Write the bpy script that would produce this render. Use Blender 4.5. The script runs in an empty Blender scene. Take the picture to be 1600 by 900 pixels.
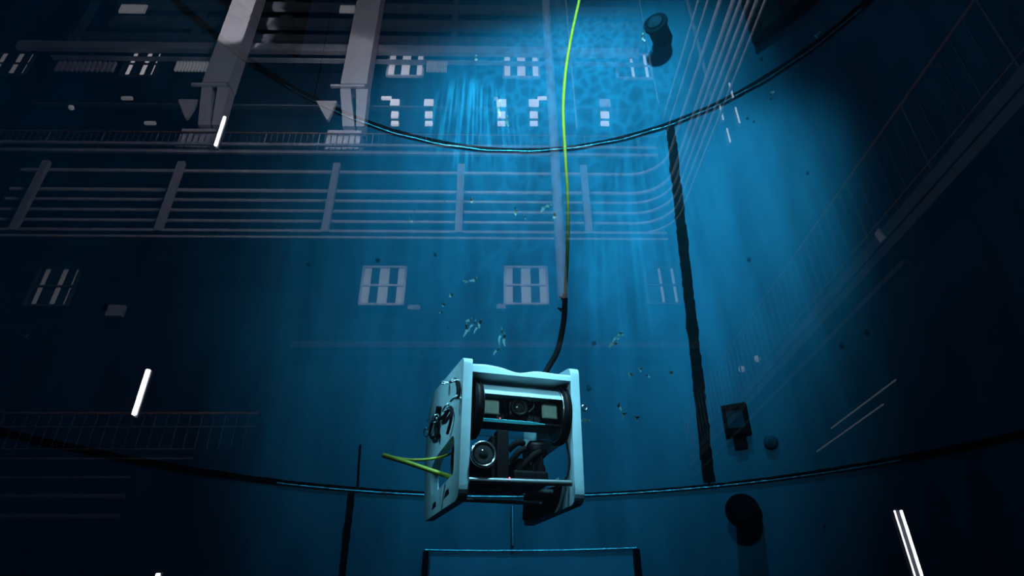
import bpy, bmesh, math, random
from mathutils import Vector, Matrix, noise
random.seed(7)
scn = bpy.context.scene
COL = scn.collection
V = Vector
# ------------------------------------------------------------------ camera
PITCH, YAW, ROLL = 0.50134, -0.06541, -0.0103
CAM = V((0, 0, 1.6))
cp, sp, cy, sy, cr, sr = (math.cos(PITCH), math.sin(PITCH), math.cos(YAW), math.sin(YAW), math.cos(ROLL), math.sin(ROLL))
F_ = V((sy*cp, cy*cp, sp)); r0 = V((cy, -sy, 0)); u0 = r0.cross(F_)
R_ = r0*cr + u0*sr; U_ = -r0*sr + u0*cr
cam_d = bpy.data.cameras.new('camera'); cam = bpy.data.objects.new('camera', cam_d); COL.objects.link(cam)
cam_d.sensor_width = 36; cam_d.lens = 990/1600*36; cam_d.clip_start = 0.05; cam_d.clip_end = 200
M = Matrix((R_, U_, -F_)).transposed().to_4x4(); M.translation = CAM
cam.matrix_world = M
scn.camera = cam
# ------------------------------------------------------------------ world, exposure
w = bpy.data.worlds.new('world'); scn.world = w; w.use_nodes = True
w.node_tree.nodes['Background'].inputs[0].default_value = (0.0, 0.002, 0.006, 1)
w.node_tree.nodes['Background'].inputs[1].default_value = 0.3
vs = scn.view_settings
vs.view_transform = 'Standard'; vs.look = 'None'; vs.exposure = 0; vs.gamma = 1; vs.use_curve_mapping = False
scn.cycles.max_bounces = 8; scn.cycles.diffuse_bounces = 1; scn.cycles.transparent_max_bounces = 12; scn.cycles.glossy_bounces = 4
scn.cycles.volume_bounces = 0; scn.cycles.sample_clamp_indirect = 3

# ------------------------------------------------------------------ mirrored hall frame
# the viewing pane reflects the hall behind the camera; H() places a point of that hall
PANE_N = V((-0.05045, 0.99838, -0.02637)).normalized()
PANE_P = V((0, 0.5, 1.6))
HS = 0.5
def c2w(v): return R_*v[0] + U_*v[1] + F_*v[2]
hu = V((-15., 1600, 990)).normalized(); hd = V((-25., -612, 990)); hd = (hd - hu*hd.dot(hu)).normalized(); hr = -(hd.cross(hu))
HU, HD, HR = c2w(hu), c2w(hd), c2w(hr)
def H(x, y, z):
    v = CAM + (HR*x + HD*y + HU*z)*HS
    return v - PANE_N*(2*(v-PANE_P).dot(PANE_N))
# hall position (x, z) at depth y of a direction measured in the picture
def hpix(px, py, y=None, x=None):
    c = V((px-800., 450-py, 990.)); q = V((c.dot(hr), c.dot(hd), c.dot(hu)))
    return q*(y/q.y) if y is not None else q*(x/q.x)

# ------------------------------------------------------------------ lights
def aim(o, loc, tgt):
    o.location = loc; o.rotation_euler = (V(tgt)-V(loc)).to_track_quat('-Z', 'Y').to_euler()
def lamp(name, kind, loc, tgt, power, color, **k):
    d = bpy.data.lights.new(name, kind); d.energy = power; d.color = color
    for a, b in k.items(): setattr(d, a, b)
    o = bpy.data.objects.new(name, d); COL.objects.link(o); aim(o, loc, tgt); return o
# underwater floodlights hung high in the tank, then unseen fill lamps added lower down
lamp('flood_light', 'SPOT', (0.9, 2.6, 11.8), (0.25, 6.7, 7.2), 3300, (0.9, 1, 1), spot_size=1.05, spot_blend=1.0, shadow_soft_size=0.12)
lamp('flood_light', 'SPOT', (1.2, 1.6, 9.0), (1.95, 6.3, 5.6), 1800, (0.85, 0.95, 1), spot_size=0.62, spot_blend=1.0, shadow_soft_size=0.2)
caustic = lamp('flood_light', 'SPOT', (0.6, 3.2, 12.0), (0.35, 6.7, 8.0), 2100, (0.8, 1, 0.97), spot_size=0.8, spot_blend=1.0, shadow_soft_size=0.02)
lamp('front_light', 'SPOT', (0.3, 0.8, 4.7), (0.15, 3.0, 4.85), 520, (1, 0.98, 1), spot_size=1.45, spot_blend=1.0, shadow_soft_size=0.2)  # added front fill that brightens the tether and flakes
lamp('vehicle_fill', 'SPOT', (0.15, 0.7, 3.05), (-0.10, 2.4, 2.42), 115, (1, 1, 1), spot_size=0.36, spot_blend=1.0, shadow_soft_size=0.12)  # this and the next two: added unseen fills that brighten the vehicle
lamp('vehicle_fill', 'SPOT', (0.2, 1.3, 4.9), (-0.12, 2.5, 2.45), 900, (1, 1, 1), spot_size=0.34, spot_blend=0.9, shadow_soft_size=0.12)
lamp('vehicle_fill', 'SPOT', (-1.9, 1.3, 4.4), (-0.3, 2.6, 2.4), 300, (1, 1, 1), spot_size=0.34, spot_blend=0.9, shadow_soft_size=0.2)
# streaky ripples, as a noise pattern in the light of added unseen spots
for tgt, pw in (((-0.95, 6.65, 7.9), 3000), ((1.15, 6.55, 6.0), 1500)):
    streak = lamp('flood_light', 'SPOT', (tgt[0]*.5+.4, 3.4, 11.5), tgt, pw, (0.7, 1, 0.9), spot_size=0.30, spot_blend=0.8, shadow_soft_size=0.01)
    sd = streak.data; sd.use_nodes = True; nt = sd.node_tree; em = nt.nodes['Emission']; tc = nt.nodes.new('ShaderNodeTexCoord'); mp = nt.nodes.new('ShaderNodeMapping')
    ns = nt.nodes.new('ShaderNodeTexNoise'); rp = nt.nodes.new('ShaderNodeValToRGB'); mp.inputs['Scale'].default_value = (90, 4, 4); ns.inputs['Scale'].default_value = 1.0; ns.inputs['Detail'].default_value = 1
    nt.links.new(tc.outputs['Normal'], mp.inputs[0]); nt.links.new(mp.outputs[0], ns.inputs[0]); nt.links.new(ns.outputs['Fac'], rp.inputs[0]); nt.links.new(rp.outputs[0], em.inputs['Strength'])
    rp.color_ramp.elements[0].position = 0.48; rp.color_ramp.elements[0].color = (0, 0, 0, 1); rp.color_ramp.elements[1].position = 0.60; rp.color_ramp.elements[1].color = (1, 1, 1, 1)
# ripple pattern thrown by the water surface, as a pattern in the lamp's own light
cd = caustic.data; cd.use_nodes = True; nt = cd.node_tree
em = nt.nodes['Emission']; tc = nt.nodes.new('ShaderNodeTexCoord'); mp = nt.nodes.new('ShaderNodeMapping'); vo = nt.nodes.new('ShaderNodeTexVoronoi')
ns = nt.nodes.new('ShaderNodeTexNoise'); mx = nt.nodes.new('ShaderNodeMixRGB'); rp = nt.nodes.new('ShaderNodeValToRGB')
vo.feature = 'DISTANCE_TO_EDGE'; vo.inputs['Scale'].default_value = 34; ns.inputs['Scale'].default_value = 9; mx.inputs[0].default_value = 0.06
nt.links.new(tc.outputs['Normal'], mp.inputs[0]); nt.links.new(mp.outputs[0], mx.inputs[1]); nt.links.new(mp.outputs[0], ns.inputs[0]); nt.links.new(ns.outputs['Color'], mx.inputs[2])
nt.links.new(mx.outputs[0], vo.inputs['Vector']); nt.links.new(vo.outputs['Distance'], rp.inputs[0]); nt.links.new(rp.outputs[0], em.inputs['Strength'])
rp.color_ramp.elements[0].color = (1.0,)*3+(1,); rp.color_ramp.elements[0].position = 0.0
rp.color_ramp.elements[1].color = (0.12,)*3+(1,); rp.color_ramp.elements[1].position = 0.16
# unseen lamps added behind the camera to light the hall
def hlamp(kind, loc, tgt, power, color=(0.85, 0.88, 1), **k):
    return lamp('hall_fill', kind, H(*loc), H(*tgt), power, color, **k)
hlamp('AREA', (-1, 6, 20), (-1, 24, 27), 900, size=2.5)
hlamp('SPOT', (-15.25, 19, 28), (-15.25, 23.6, 32.2), 3000, (0.95, 0.92, 1), spot_size=0.40, spot_blend=0.5, shadow_soft_size=0.1)
hlamp('SPOT', (-15.25, 19, 30), (-15.25, 23.6, 34.6), 3500, (0.95, 0.92, 1), spot_size=0.40, spot_blend=0.5, shadow_soft_size=0.1)
hlamp('SPOT', (-7.5, 15, 27), (-8.6, 24, 27), 1500, (0.85, 0.9, 1), spot_size=1.1, spot_blend=0.6, shadow_soft_size=0.1)
hlamp('AREA', (-2, 6, 9), (9, 18, 8), 70, (0.8, 0.85, 1), size=2)

# ------------------------------------------------------------------ materials
def mat(name, color, rough=0.6, metal=0.0, spec=0.5, noise_amt=0.0, noise_scale=8.0, bump=0.0, emis=None, es=0.0, trans=0.0, ior=1.45, dark=None):
    m = bpy.data.materials.new(name); m.use_nodes = True; t = m.node_tree; b = t.nodes['Principled BSDF']
    c = tuple(color)+(1,)
    b.inputs['Base Color'].default_value = c; b.inputs['Roughness'].default_value = rough; b.inputs['Metallic'].default_value = metal
    b.inputs['Specular IOR Level'].default_value = spec; b.inputs['IOR'].default_value = ior; b.inputs['Transmission Weight'].default_value = trans
    if emis: b.inputs['Emission Color'].default_value = tuple(emis)+(1,); b.inputs['Emission Strength'].default_value = es
    tcn = t.nodes.new('ShaderNodeTexCoord'); n = t.nodes.new('ShaderNodeTexNoise'); n.inputs['Scale'].default_value = noise_scale; n.inputs['Detail'].default_value = 5
    t.links.new(tcn.outputs['Object'], n.inputs['Vector'])
    if noise_amt:
        r = t.nodes.new('ShaderNodeValToRGB'); d = dark or tuple(x*(1-noise_amt) for x in color)
        r.color_ramp.elements[0].position = 0.3; r.color_ramp.elements[0].color = tuple(d)+(1,)
        r.color_ramp.elements[1].position = 0.7; r.color_ramp.elements[1].color = c
        t.links.new(n.outputs['Fac'], r.inputs[0]); t.links.new(r.outputs[0], b.inputs['Base Color'])
    if bump:
        bp = t.nodes.new('ShaderNodeBump'); bp.inputs['Strength'].default_value = bump; bp.inputs['Distance'].default_value = 0.01
        t.links.new(n.outputs['Fac'], bp.inputs['Height']); t.links.new(bp.outputs[0], b.inputs['Normal'])
    return m
def emit(name, color, s):
    return mat(name, (0.6, 0.6, 0.6), 0.5, emis=color, es=s)

def wall_mat():
    m = bpy.data.materials.new('painted_steel'); m.use_nodes = True; t = m.node_tree; b = t.nodes['Principled BSDF']; N = t.nodes.new; L = t.links.new
    tcn = N('ShaderNodeTexCoord'); g = N('ShaderNodeNewGeometry')
    mp1 = N('ShaderNodeMapping'); mp1.inputs['Scale'].default_value = (1.6, 1.6, 0.28)      # vertical streaks
    n1 = N('ShaderNodeTexNoise'); n1.inputs['Scale'].default_value = 2.2; n1.inputs['Detail'].default_value = 4
    n2 = N('ShaderNodeTexNoise'); n2.inputs['Scale'].default_value = 1.1; n2.inputs['Detail'].default_value = 3
    n3 = N('ShaderNodeTexNoise'); n3.inputs['Scale'].default_value = 45
    L(g.outputs['Position'], mp1.inputs[0]); L(mp1.outputs[0], n1.inputs['Vector']); L(g.outputs['Position'], n2.inputs['Vector']); L(g.outputs['Position'], n3.inputs['Vector'])
    r1 = N('ShaderNodeValToRGB'); r1.color_ramp.elements[0].position = .3; r1.color_ramp.elements[0].color = (.08, .17, .19, 1)
    r1.color_ramp.elements[1].position = .7; r1.color_ramp.elements[1].color = (.14, .265, .29, 1); L(n1.outputs['Fac'], r1.inputs[0])
    r2 = N('ShaderNodeValToRGB'); r2.color_ramp.elements[0].position = .3; r2.color_ramp.elements[0].color = (.78, .80, .84, 1)
    r2.color_ramp.elements[1].position = .7; r2.color_ramp.elements[1].color = (1, 1, 1, 1); L(n2.outputs['Fac'], r2.inputs[0])
    x = N('ShaderNodeMixRGB'); x.blend_type = 'MULTIPLY'; x.inputs[0].default_value = 1; L(r1.outputs[0], x.inputs[1]); L(r2.outputs[0], x.inputs[2])
    v = N('ShaderNodeTexVoronoi'); v.inputs['Scale'].default_value = 1.35; L(g.outputs['Position'], v.inputs['Vector'])   # scattered dark spots
    r3 = N('ShaderNodeValToRGB'); r3.color_ramp.elements[0].position = .028; r3.color_ramp.elements[0].color = (.25, .25, .25, 1)
    r3.color_ramp.elements[1].position = .05; r3.color_ramp.elements[1].color = (1, 1, 1, 1); L(v.outputs['Distance'], r3.inputs[0])
    y = N('ShaderNodeMixRGB'); y.blend_type = 'MULTIPLY'; y.inputs[0].default_value = 1; L(x.outputs[0], y.inputs[1]); L(r3.outputs[0], y.inputs[2])
    L(y.outputs[0], b.inputs['Base Color']); b.inputs['Roughness'].default_value = .65; b.inputs['Specular IOR Level'].default_value = .2
    bp = N('ShaderNodeBump'); bp.inputs['Strength'].default_value = .15; bp.inputs['Distance'].default_value = .01; L(n3.outputs['Fac'], bp.inputs['Height']); L(bp.outputs[0], b.inputs['Normal'])
    return m
M_WALL = wall_mat()
M_WELD = mat('dark_weld_scale', (.014, .013, .010), .9, noise_amt=.6, noise_scale=12, spec=.05)
M_BEAD = mat('bare_weld_bead', (.8, .85, .75), .32, 1.0, noise_amt=.6, noise_scale=30, bump=.6)
M_BLACK = mat('black_plastic', (.003, .003, .004), .5, spec=.15, noise_amt=.3)
M_RUB = mat('black_rubber', (.0025, .0025, .003), .8, spec=.2, noise_amt=.4, noise_scale=30)
M_WHITE = mat('white_plastic', (.54, .80, .88), .45, noise_amt=.12, noise_scale=14, spec=.4, bump=.15)
M_STEEL = mat('polished_steel', (.85, .9, .92), .22, 1.0, noise_amt=.2)
M_ALU = mat('brushed_aluminium', (.45, .5, .52), .35, .8, noise_amt=.25, noise_scale=20)
M_YEL = mat('yellow_sheath', (.56, .62, .05), .5, noise_amt=.15, noise_scale=40)
M_DIAL = mat('led_board', (.20, .27, .23), .5, noise_amt=.2, noise_scale=60)
M_LED = mat('led_glass', (.55, .65, .5), .25, noise_amt=.1)
M_LENS = mat('lens_glass', (.02, .025, .02), .08, spec=.9, noise_amt=.2)
M_GLOSS = mat('cyan_gloss', (.12, .85, 1.0), .3, noise_amt=.2, noise_scale=10)  # colour of the gloss painted inside the tube
M_BOARD = mat('dark_circuit', (.02, .03, .035), .5, noise_amt=.5, noise_scale=50)
M_FLAKE = mat('pale_flake', (.75, .9, .8), .4, noise_amt=.2)
M_DKSTEEL = mat('dark_painted_steel', (.006, .008, .008), .8, noise_amt=.4, spec=.08)
M_GRNGL = mat('murky_green_glass', (.035, .055, .016), .35, noise_amt=.5, noise_scale=2, spec=.3)
M_HATCH = mat('hatch_paint', (.20, .32, .36), .6, noise_amt=.25, noise_scale=3)
M_LUMP = mat('dark_growth', (.10, .14, .15), .9, noise_amt=.5, noise_scale=20, spec=.1)
M_RED = emit('red_indicator', (1, .02, .05), 6)
# hall
M_HWALL = mat('hall_wall_paint', (.012, .016, .022), .9, noise_amt=.3, noise_scale=.5, spec=.05)
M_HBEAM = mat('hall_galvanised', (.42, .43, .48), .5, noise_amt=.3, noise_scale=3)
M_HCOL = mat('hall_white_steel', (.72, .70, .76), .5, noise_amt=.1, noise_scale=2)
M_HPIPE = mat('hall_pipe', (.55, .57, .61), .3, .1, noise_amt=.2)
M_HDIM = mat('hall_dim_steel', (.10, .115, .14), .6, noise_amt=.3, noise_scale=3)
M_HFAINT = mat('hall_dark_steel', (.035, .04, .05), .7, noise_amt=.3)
M_ORANGE = mat('orange_rail_paint', (.22, .10, .035), .6, noise_amt=.2)
M_SLAT = mat('pale_slat', (.55, .53, .60), .5, noise_amt=.1)
M_TUBE = emit('lamp_tube', (1, .96, 1), 14)
M_TUBE2 = emit('lamp_tube_small', (.8, .9, 1), 1.6)
M_DIFF = emit('glow_panel', (.95, .93, 1), 2.0)
M_PANE_B = emit('lit_window_pane', (.95, .92, 1), 1.5)
M_PANE_M = emit('half_lit_pane_and_slat', (.9, .93, 1), .38)
M_PANE_L = emit('low_lit_window_pane', (.85, .93, 1), .32)
M_PANE_F = emit('faint_pane_and_glint', (.85, .93, 1), .16)
M_PANE_D = mat('unlit_window_pane', (.03, .05, .06), .2, noise_amt=.2)

def clear_mat(name, refl, rough=0.0, tint=(1, 1, 1)):
    m = bpy.data.materials.new(name); m.use_nodes = True; t = m.node_tree; t.nodes.clear()
    o = t.nodes.new('ShaderNodeOutputMaterial'); tr = t.nodes.new('ShaderNodeBsdfTransparent'); tr.inputs[0].default_value = tuple(tint)+(1,)
    if refl is None: t.links.new(tr.outputs[0], o.inputs[0]); return m
    g = t.nodes.new('ShaderNodeBsdfGlossy'); g.inputs['Roughness'].default_value = rough; mxs = t.nodes.new('ShaderNodeMixShader')
    if refl == 'fresnel':
        f = t.nodes.new('ShaderNodeLayerWeight'); pw = t.nodes.new('ShaderNodeMath'); pw.operation = 'POWER'; pw.inputs[1].default_value = 4
        ma = t.nodes.new('ShaderNodeMath'); ma.operation = 'MULTIPLY_ADD'; ma.inputs[1].default_value = .8; ma.inputs[2].default_value = .04
        f.inputs[0].default_value = .5; t.links.new(f.outputs['Facing'], pw.inputs[0]); t.links.new(pw.outputs[0], ma.inputs[0]); t.links.new(ma.outputs[0], mxs.inputs[0])
    else: mxs.inputs[0].default_value = refl
    t.links.new(tr.outputs[0], mxs.inputs[1]); t.links.new(g.outputs[0], mxs.inputs[2]); t.links.new(mxs.outputs[0], o.inputs[0]); return m
M_PANE = clear_mat('viewing_pane_glass', .2)
M_PANEBACK = clear_mat('viewing_pane_edge', None)
M_ACRYL = clear_mat('clear_acrylic', 'fresnel', 0.04)

# ------------------------------------------------------------------ mesh builder
class MB:
    def __init__(s): s.v = []; s.f = []; s.sm = []
    def add(s, vs_, fs, smooth=False):
        b = len(s.v); s.v += [V(p) for p in vs_]; s.f += [tuple(i+b for i in f) for f in fs]; s.sm += [smooth]*len(fs); return s
    def hexa(s, p):   # 8 corners: bottom 4, top 4
        return s.add(p, [(0, 3, 2, 1), (4, 5, 6, 7), (0, 1, 5, 4), (1, 2, 6, 5), (2, 3, 7, 6), (3, 0, 4, 7)])
    def box(s, f, x0, x1, y0, y1, z0, z1):
        return s.hexa([f(x0, y0, z0), f(x1, y0, z0), f(x1, y1, z0), f(x0, y1, z0), f(x0, y0, z1), f(x1, y0, z1), f(x1, y1, z1), f(x0, y1, z1)])
    def tube(s, pts, r, n=10, closed=False, caps=True):
        pts = [V(p) for p in pts]; k = len(pts); rr = r if hasattr(r, '__len__') else [r]*k
        base = len(s.v); prev = None
        for i, p in enumerate(pts):
            a = pts[(i-1) % k] if (closed or i) else p; b = pts[(i+1) % k] if (closed or i < k-1) else p
            d = (b-a).normalized()
            if prev is None: prev = d.orthogonal().normalized()
            x = (prev-d*prev.dot(d)).normalized(); y = d.cross(x); prev = x
            for j in range(n):
                t = 2*math.pi*j/n; s.v.append(p+(x*math.cos(t)+y*math.sin(t))*rr[i])
        for i in range(k if closed else k-1):
            for j in range(n):
                a = base+i*n; b = base+((i+1) % k)*n
                s.f.append((a+j, a+(j+1) % n, b+(j+1) % n, b+j)); s.sm.append(True)
        if caps and not closed:
            s.f.append(tuple(base+j for j in range(n))); s.f.append(tuple(base+(k-1)*n+j for j in range(n))); s.sm += [False]*2
        return s
    def ring(s, c, axis, R, r, n=32, m=8):
        axis = V(axis).normalized(); x = axis.orthogonal().normalized(); y = axis.cross(x)
        return s.tube([V(c)+(x*math.cos(2*math.pi*i/n)+y*math.sin(2*math.pi*i/n))*R for i in range(n)], r, m, closed=True)
    def lathe(s, p0, axis, prof, n=28):   # prof: (distance along axis, radius)
        axis = V(axis).normalized(); x = axis.orthogonal().normalized(); y = axis.cross(x); base = len(s.v)
        for (h, r) in prof:
            for j in range(n):
                t = 2*math.pi*j/n; s.v.append(V(p0)+axis*h+(x*math.cos(t)+y*math.sin(t))*r)
        for i in range(len(prof)-1):
            for j in range(n):
                a = base+i*n; b = a+n; s.f.append((a+j, a+(j+1) % n, b+(j+1) % n, b+j)); s.sm.append(True)
        s.f.append(tuple(base+j for j in range(n))); s.f.append(tuple(base+(len(prof)-1)*n+j for j in range(n))); s.sm += [False]*2
        return s
def build(name, mb, m, parent=None, bevel=0, label=None, cat=None, group=None, kind=None, auto=True):
    me = bpy.data.meshes.new(name)
    org = parent_world(parent) if parent else None
    if org is None:
        lo = [min(v[i] for v in mb.v) for i in range(3)]; hi = [max(v[i] for v in mb.v) for i in range(3)]
        org = V(((lo[0]+hi[0])/2, (lo[1]+hi[1])/2, lo[2]))
    me.from_pydata([tuple(v-org) for v in mb.v], [], mb.f)
    for p, s_ in zip(me.polygons, mb.sm): p.use_smooth = s_
    ms = m if isinstance(m, list) else [m]
    for q in ms: me.materials.append(q)
    bm = bmesh.new(); bm.from_mesh(me); bmesh.ops.recalc_face_normals(bm, faces=bm.faces)
    se = [e for e in bm.edges if len(e.link_faces) == 2 and e.link_faces[0].smooth != e.link_faces[1].smooth]
    if se and not bevel: bmesh.ops.split_edges(bm, edges=se)
    bm.to_mesh(me); bm.free()
    o = bpy.data.objects.new(name, me); COL.objects.link(o)
    if parent: o.parent = parent
    else: o.location = org
    if bevel:
        bv = o.modifiers.new('bevel', 'BEVEL'); bv.width = bevel; bv.segments = 3; bv.limit_method = 'ANGLE'; bv.angle_limit = 0.6
    tag(o, label, cat, group, kind); return o
def parent_world(p):
    l = V((0, 0, 0))
    while p: l = l+p.location; p = p.parent
    return l
def tag(o, label=None, cat=None, group=None, kind=None):
    for k_, v_ in (('label', label), ('category', cat), ('group', group), ('kind', kind)):
        if v_: o[k_] = v_
    return o
def thing(name, loc, label=None, cat=None, group=None, kind=None, parent=None):
    o = bpy.data.objects.new(name, None); o.empty_display_size = .1; COL.objects.link(o)
    if parent: o.parent = parent; o.location = V(loc)-parent_world(parent)
    else: o.location = loc
    return tag(o, label, cat, group, kind)
def spline(pts, n=12):
    pts = [V(p) for p in pts]; out = []
    for i in range(len(pts)-1):
        a = pts[max(i-1, 0)]; b = pts[i]; c = pts[i+1]; d = pts[min(i+2, len(pts)-1)]
        for k_ in range(n):
            t = k_/n; out.append(.5*((2*b)+(c-a)*t+(2*a-5*b+4*c-d)*t*t+(-a+3*b-3*c+d)*t**3))
    return out+[pts[-1]]
W3 = lambda x, y, z: V((x, y, z))

# ================================================================== THE TANK
TR, TY = 4.0, 2.737           # radius and centre of the round tank
def T(a, z, r=TR):            # a in degrees round the tank, 0 = far point
    q = math.radians(a); return V((math.sin(q)*r, TY+math.cos(q)*r, z))
Z_LO, Z_UP, Z_TOP, Z_BOT = 1.6+.3106*4, 1.6+1.4538*4, 12.6, -0.2
def patch(mb, a0, a1, z0, z1, rin=TR, rout=TR+.03, step=2.0, zs=1):
    fa = a0 if callable(a0) else (lambda z: a0); fb = a1 if callable(a1) else (lambda z: a1)
    n = max(1, int(abs(fb(z0)-fa(z0))/step)); base = len(mb.v)
    for k_ in range(zs+1):
        z = z0+(z1-z0)*k_/zs
        for i in range(n+1):
            a = fa(z)+(fb(z)-fa(z))*i/n; mb.v.append(T(a, z, rin)); mb.v.append(T(a, z, rout))
    row = 2*(n+1)
    def fc(*q): mb.f.append(q); mb.sm.append(False)
    for k_ in range(zs):
        for i in range(n):
            a = base+k_*row+2*i; b = a+row
            mb.f.append((a, a+2, b+2, b)); mb.sm.append(True)
            mb.f.append((a+1, b+1, b+3, a+3)); mb.sm.append(True)
        a = base+k_*row; fc(a, a+row, a+row+1, a+1); a = base+k_*row+2*n; fc(a, a+1, a+row+1, a+row)
    for i in range(n):
        a = base+2*i; fc(a, a+1, a+3, a+2); a = base+zs*row+2*i; fc(a, a+2, a+3, a+1)
    return mb
WELD = lambda z: 21.77+(z-Z_LO)/(Z_UP-Z_LO)*3.0
WALL = thing('wall_back', (0, TY+TR, 0), kind='structure')
tag(WALL, 'round painted steel tank wall, lit blue')
g_ = .012   # open joint between plates, filled by the weld
def plate(a0, a1, z0, z1, zs=1):
    f0 = (lambda z: a0(z)+.12) if callable(a0) else (lambda z: a0+.12); f1 = (lambda z: a1(z)-.12) if callable(a1) else (lambda z: a1-.12)
    build('steel_plate', patch(MB(), f0, f1, z0+g_, z1-g_, zs=zs, step=1.5), M_WALL, WALL)
LOW_A = [-122, -96, -29.8, 72, 122]
for a, b in zip(LOW_A, LOW_A[1:]): plate(a, b, Z_BOT, Z_LO)
for a, b in ((-122, -96), (-96, WELD), (WELD, 84), (84, 122)): plate(a, b, Z_LO, Z_UP, zs=4)
for a, b in ((-122, -95), (-95, -44.5), (-44.5, 95), (95, 122)): plate(a, b, Z_UP, Z_TOP)
build('backing_ring', patch(MB(), -122, 122, Z_BOT, Z_TOP, TR+.035, TR+.07, step=3), M_WELD, WALL)

def jag_strip(mb, pts, w, nrm_r=.012, seed=0, horiz=True):
    """a band of weld scale with ragged edges; pts are (angle, z)"""
    base = len(mb.v)
    for i, (a, z) in enumerate(pts):
        for sgn in (-1, 1):
            ww = w*(.45+.55*min(1, abs(a-4)/45) if horiz else 1)*(.85+.15*noise.noise(V((i*.23, sgn*3.1, seed)))+.22*noise.noise(V((i*1.7, sgn*7.7, seed+5))))
            if horiz: mb.v += [T(a, z+sgn*ww, TR-nrm_r), T(a, z+sgn*ww, TR+.02)]
            else:
                da = math.degrees(sgn*ww/TR); mb.v += [T(a+da, z, TR-nrm_r), T(a+da, z, TR+.02)]
    for i in range(len(pts)-1):
        a = base+4*i; b = a+4
        for q in ((a, a+2, b+2, b), (a, b, b+1, a+1), (a+2, a+3, b+3, b+2)): mb.f.append(q); mb.sm.append(False)
    return mb
def weld(n, pts, w, horiz, lab, bead_pts=None, br=.008):
    o = build(f'trim_{n}', jag_strip(MB(), pts, w, seed=n*3.3, horiz=horiz), M_WELD, None, label=lab, kind='structure')
    if bead_pts:
        rr = [br*(.8+.5*random.random()) for _ in bead_pts]
        build('weld_bead', MB().tube([T(a, z, TR-.016) for a, z in bead_pts], rr, 6), M_BEAD, o)
    return o
seq = lambda a, b, st: [a+(b-a)*i/int(abs(b-a)/st) for i in range(int(abs(b-a)/st)+1)]
weld(1, [(a, Z_UP+.03) for a in seq(-120, 120, .6)], .06, True, 'dark upper horizontal weld seam curving round the tank wall', [(a, Z_UP+.02*math.sin(a*.7)*.3) for a in seq(-50, 60, .5)], .010)
weld(2, [(a, Z_LO+.015) for a in seq(-120, 120, .6)], .030, True, 'dark lower horizontal weld seam level with the vehicle', [(a, Z_LO) for a in seq(-40, 46, .5)], .009)
weld(3, [(WELD(z), z) for z in seq(Z_LO+.05, Z_UP-.02, .05)], .068, False, 'wide black vertical weld seam right of the vehicle')
weld(4, [(-29.8, z) for z in seq(Z_BOT, Z_LO-.02, .05)], .038, False, 'dark vertical weld seam below the lower seam')
weld(5, [(-29.0-.6*(z-Z_LO), z) for z in seq(Z_LO, Z_LO+.45, .05)], .012, False, 'short thin dark line above the lower seam')

# flat front wall of the tank with the big opening that holds the pane
pr = V((PANE_N.y, -PANE_N.x, 0)).normalized(); pu = pr.cross(PANE_N); pu = pu if pu.z > 0 else -pu
def P(x, d, z): return PANE_P+pr*x+PANE_N*d+pu*z
fw = thing('wall_front', P(0, .1, -1.8), label='steel front wall of the tank around the viewing pane', kind='structure')
for x0, x1, z0, z1 in ((-3.6, -1.9, -1.8, 11), (1.9, 3.6, -1.8, 11), (-1.9, 1.9, -1.8, -1.0), (-1.9, 1.9, 2.9, 11)):
    build('wall_panel', MB().box(P, x0, x1, .02, .14, z0, z1), M_DKSTEEL, fw)
pane_mb = MB().box(P, -1.9, 1.9, 0, .06, -1.0, 2.9)
pane = build('window_3', pane_mb, [M_PANE, M_PANEBACK], None, label='large clear viewing pane of the tank reflecting the hall', kind='structure')
for p in pane.data.polygons:
    if p.normal.dot(PANE_N) > -.9: p.material_index = 1
build('floor', MB().box(W3, -20, 20, -32, 9, -.3, 0), M_HWALL, None, label='dark hall floor', kind='structure')

# water that fills the tank
wm = bpy.data.materials.new('tank_water'); wm.use_nodes = True; t = wm.node_tree; t.nodes.clear()
o_ = t.nodes.new('ShaderNodeOutputMaterial'); ab = t.nodes.new('ShaderNodeVolumeAbsorption'); sc_ = t.nodes.new('ShaderNodeVolumeScatter'); ad = t.nodes.new('ShaderNodeAddShader')
# absorption coefficient = (1 - colour) * density
ab.inputs['Color'].default_value = (0.0, .80, 1.0, 1); ab.inputs['Density'].default_value = .26
sc_.inputs['Color'].default_value = (.35, .8, 1.0, 1); sc_.inputs['Density'].default_value = .012; sc_.inputs['Anisotropy'].default_value = .3
t.links.new(ab.outputs[0], ad.inputs[0]); t.links.new(sc_.outputs[0], ad.inputs[1]); t.links.new(ad.outputs[0], o_.inputs['Volume'])
build('water', MB().box(P, -4.6, 4.6, .07, 7.2, -1.75, 10.6), wm, None, label='clear blue water filling the tank', kind='stuff')

# two dark viewports above the upper seam
def viewport(n, a0, a1, z0, z1, lab):
    o = thing(f'window_{n}', T((a0+a1)/2, z0, TR-.05), label=lab, kind='structure')
    fr = .9
    b = MB()
    patch(b, a0, a0+fr*2.2, z0, z1, TR-.10, TR+.01); patch(b, a1-fr*2.2, a1, z0, z1, TR-.10, TR+.01)
    patch(b, a0, a1, z0, z0+.10, TR-.10, TR+.01); patch(b, a0, a1, z1-.1, z1, TR-.10, TR+.01)
    build('window_frame', b, M_DKSTEEL, o)
    build('pane', patch(MB(), a0+1, a1-1, z0+.05, z1-.05, TR-.03, TR), M_GRNGL, o)
    build('glazing_bar', patch(MB(), a0+6, a0+6.4, z0+.1, z1-.1, TR-.06, TR-.03), M_DKSTEEL, o)
viewport(1, -72, -49.0, 7.95, 11.0, 'dark viewport with murky green glass above the upper seam, left one')
viewport(2, 42.6, 66, 7.99, 11.0, 'dark viewport with murky green glass above the upper seam, right one')

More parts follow.
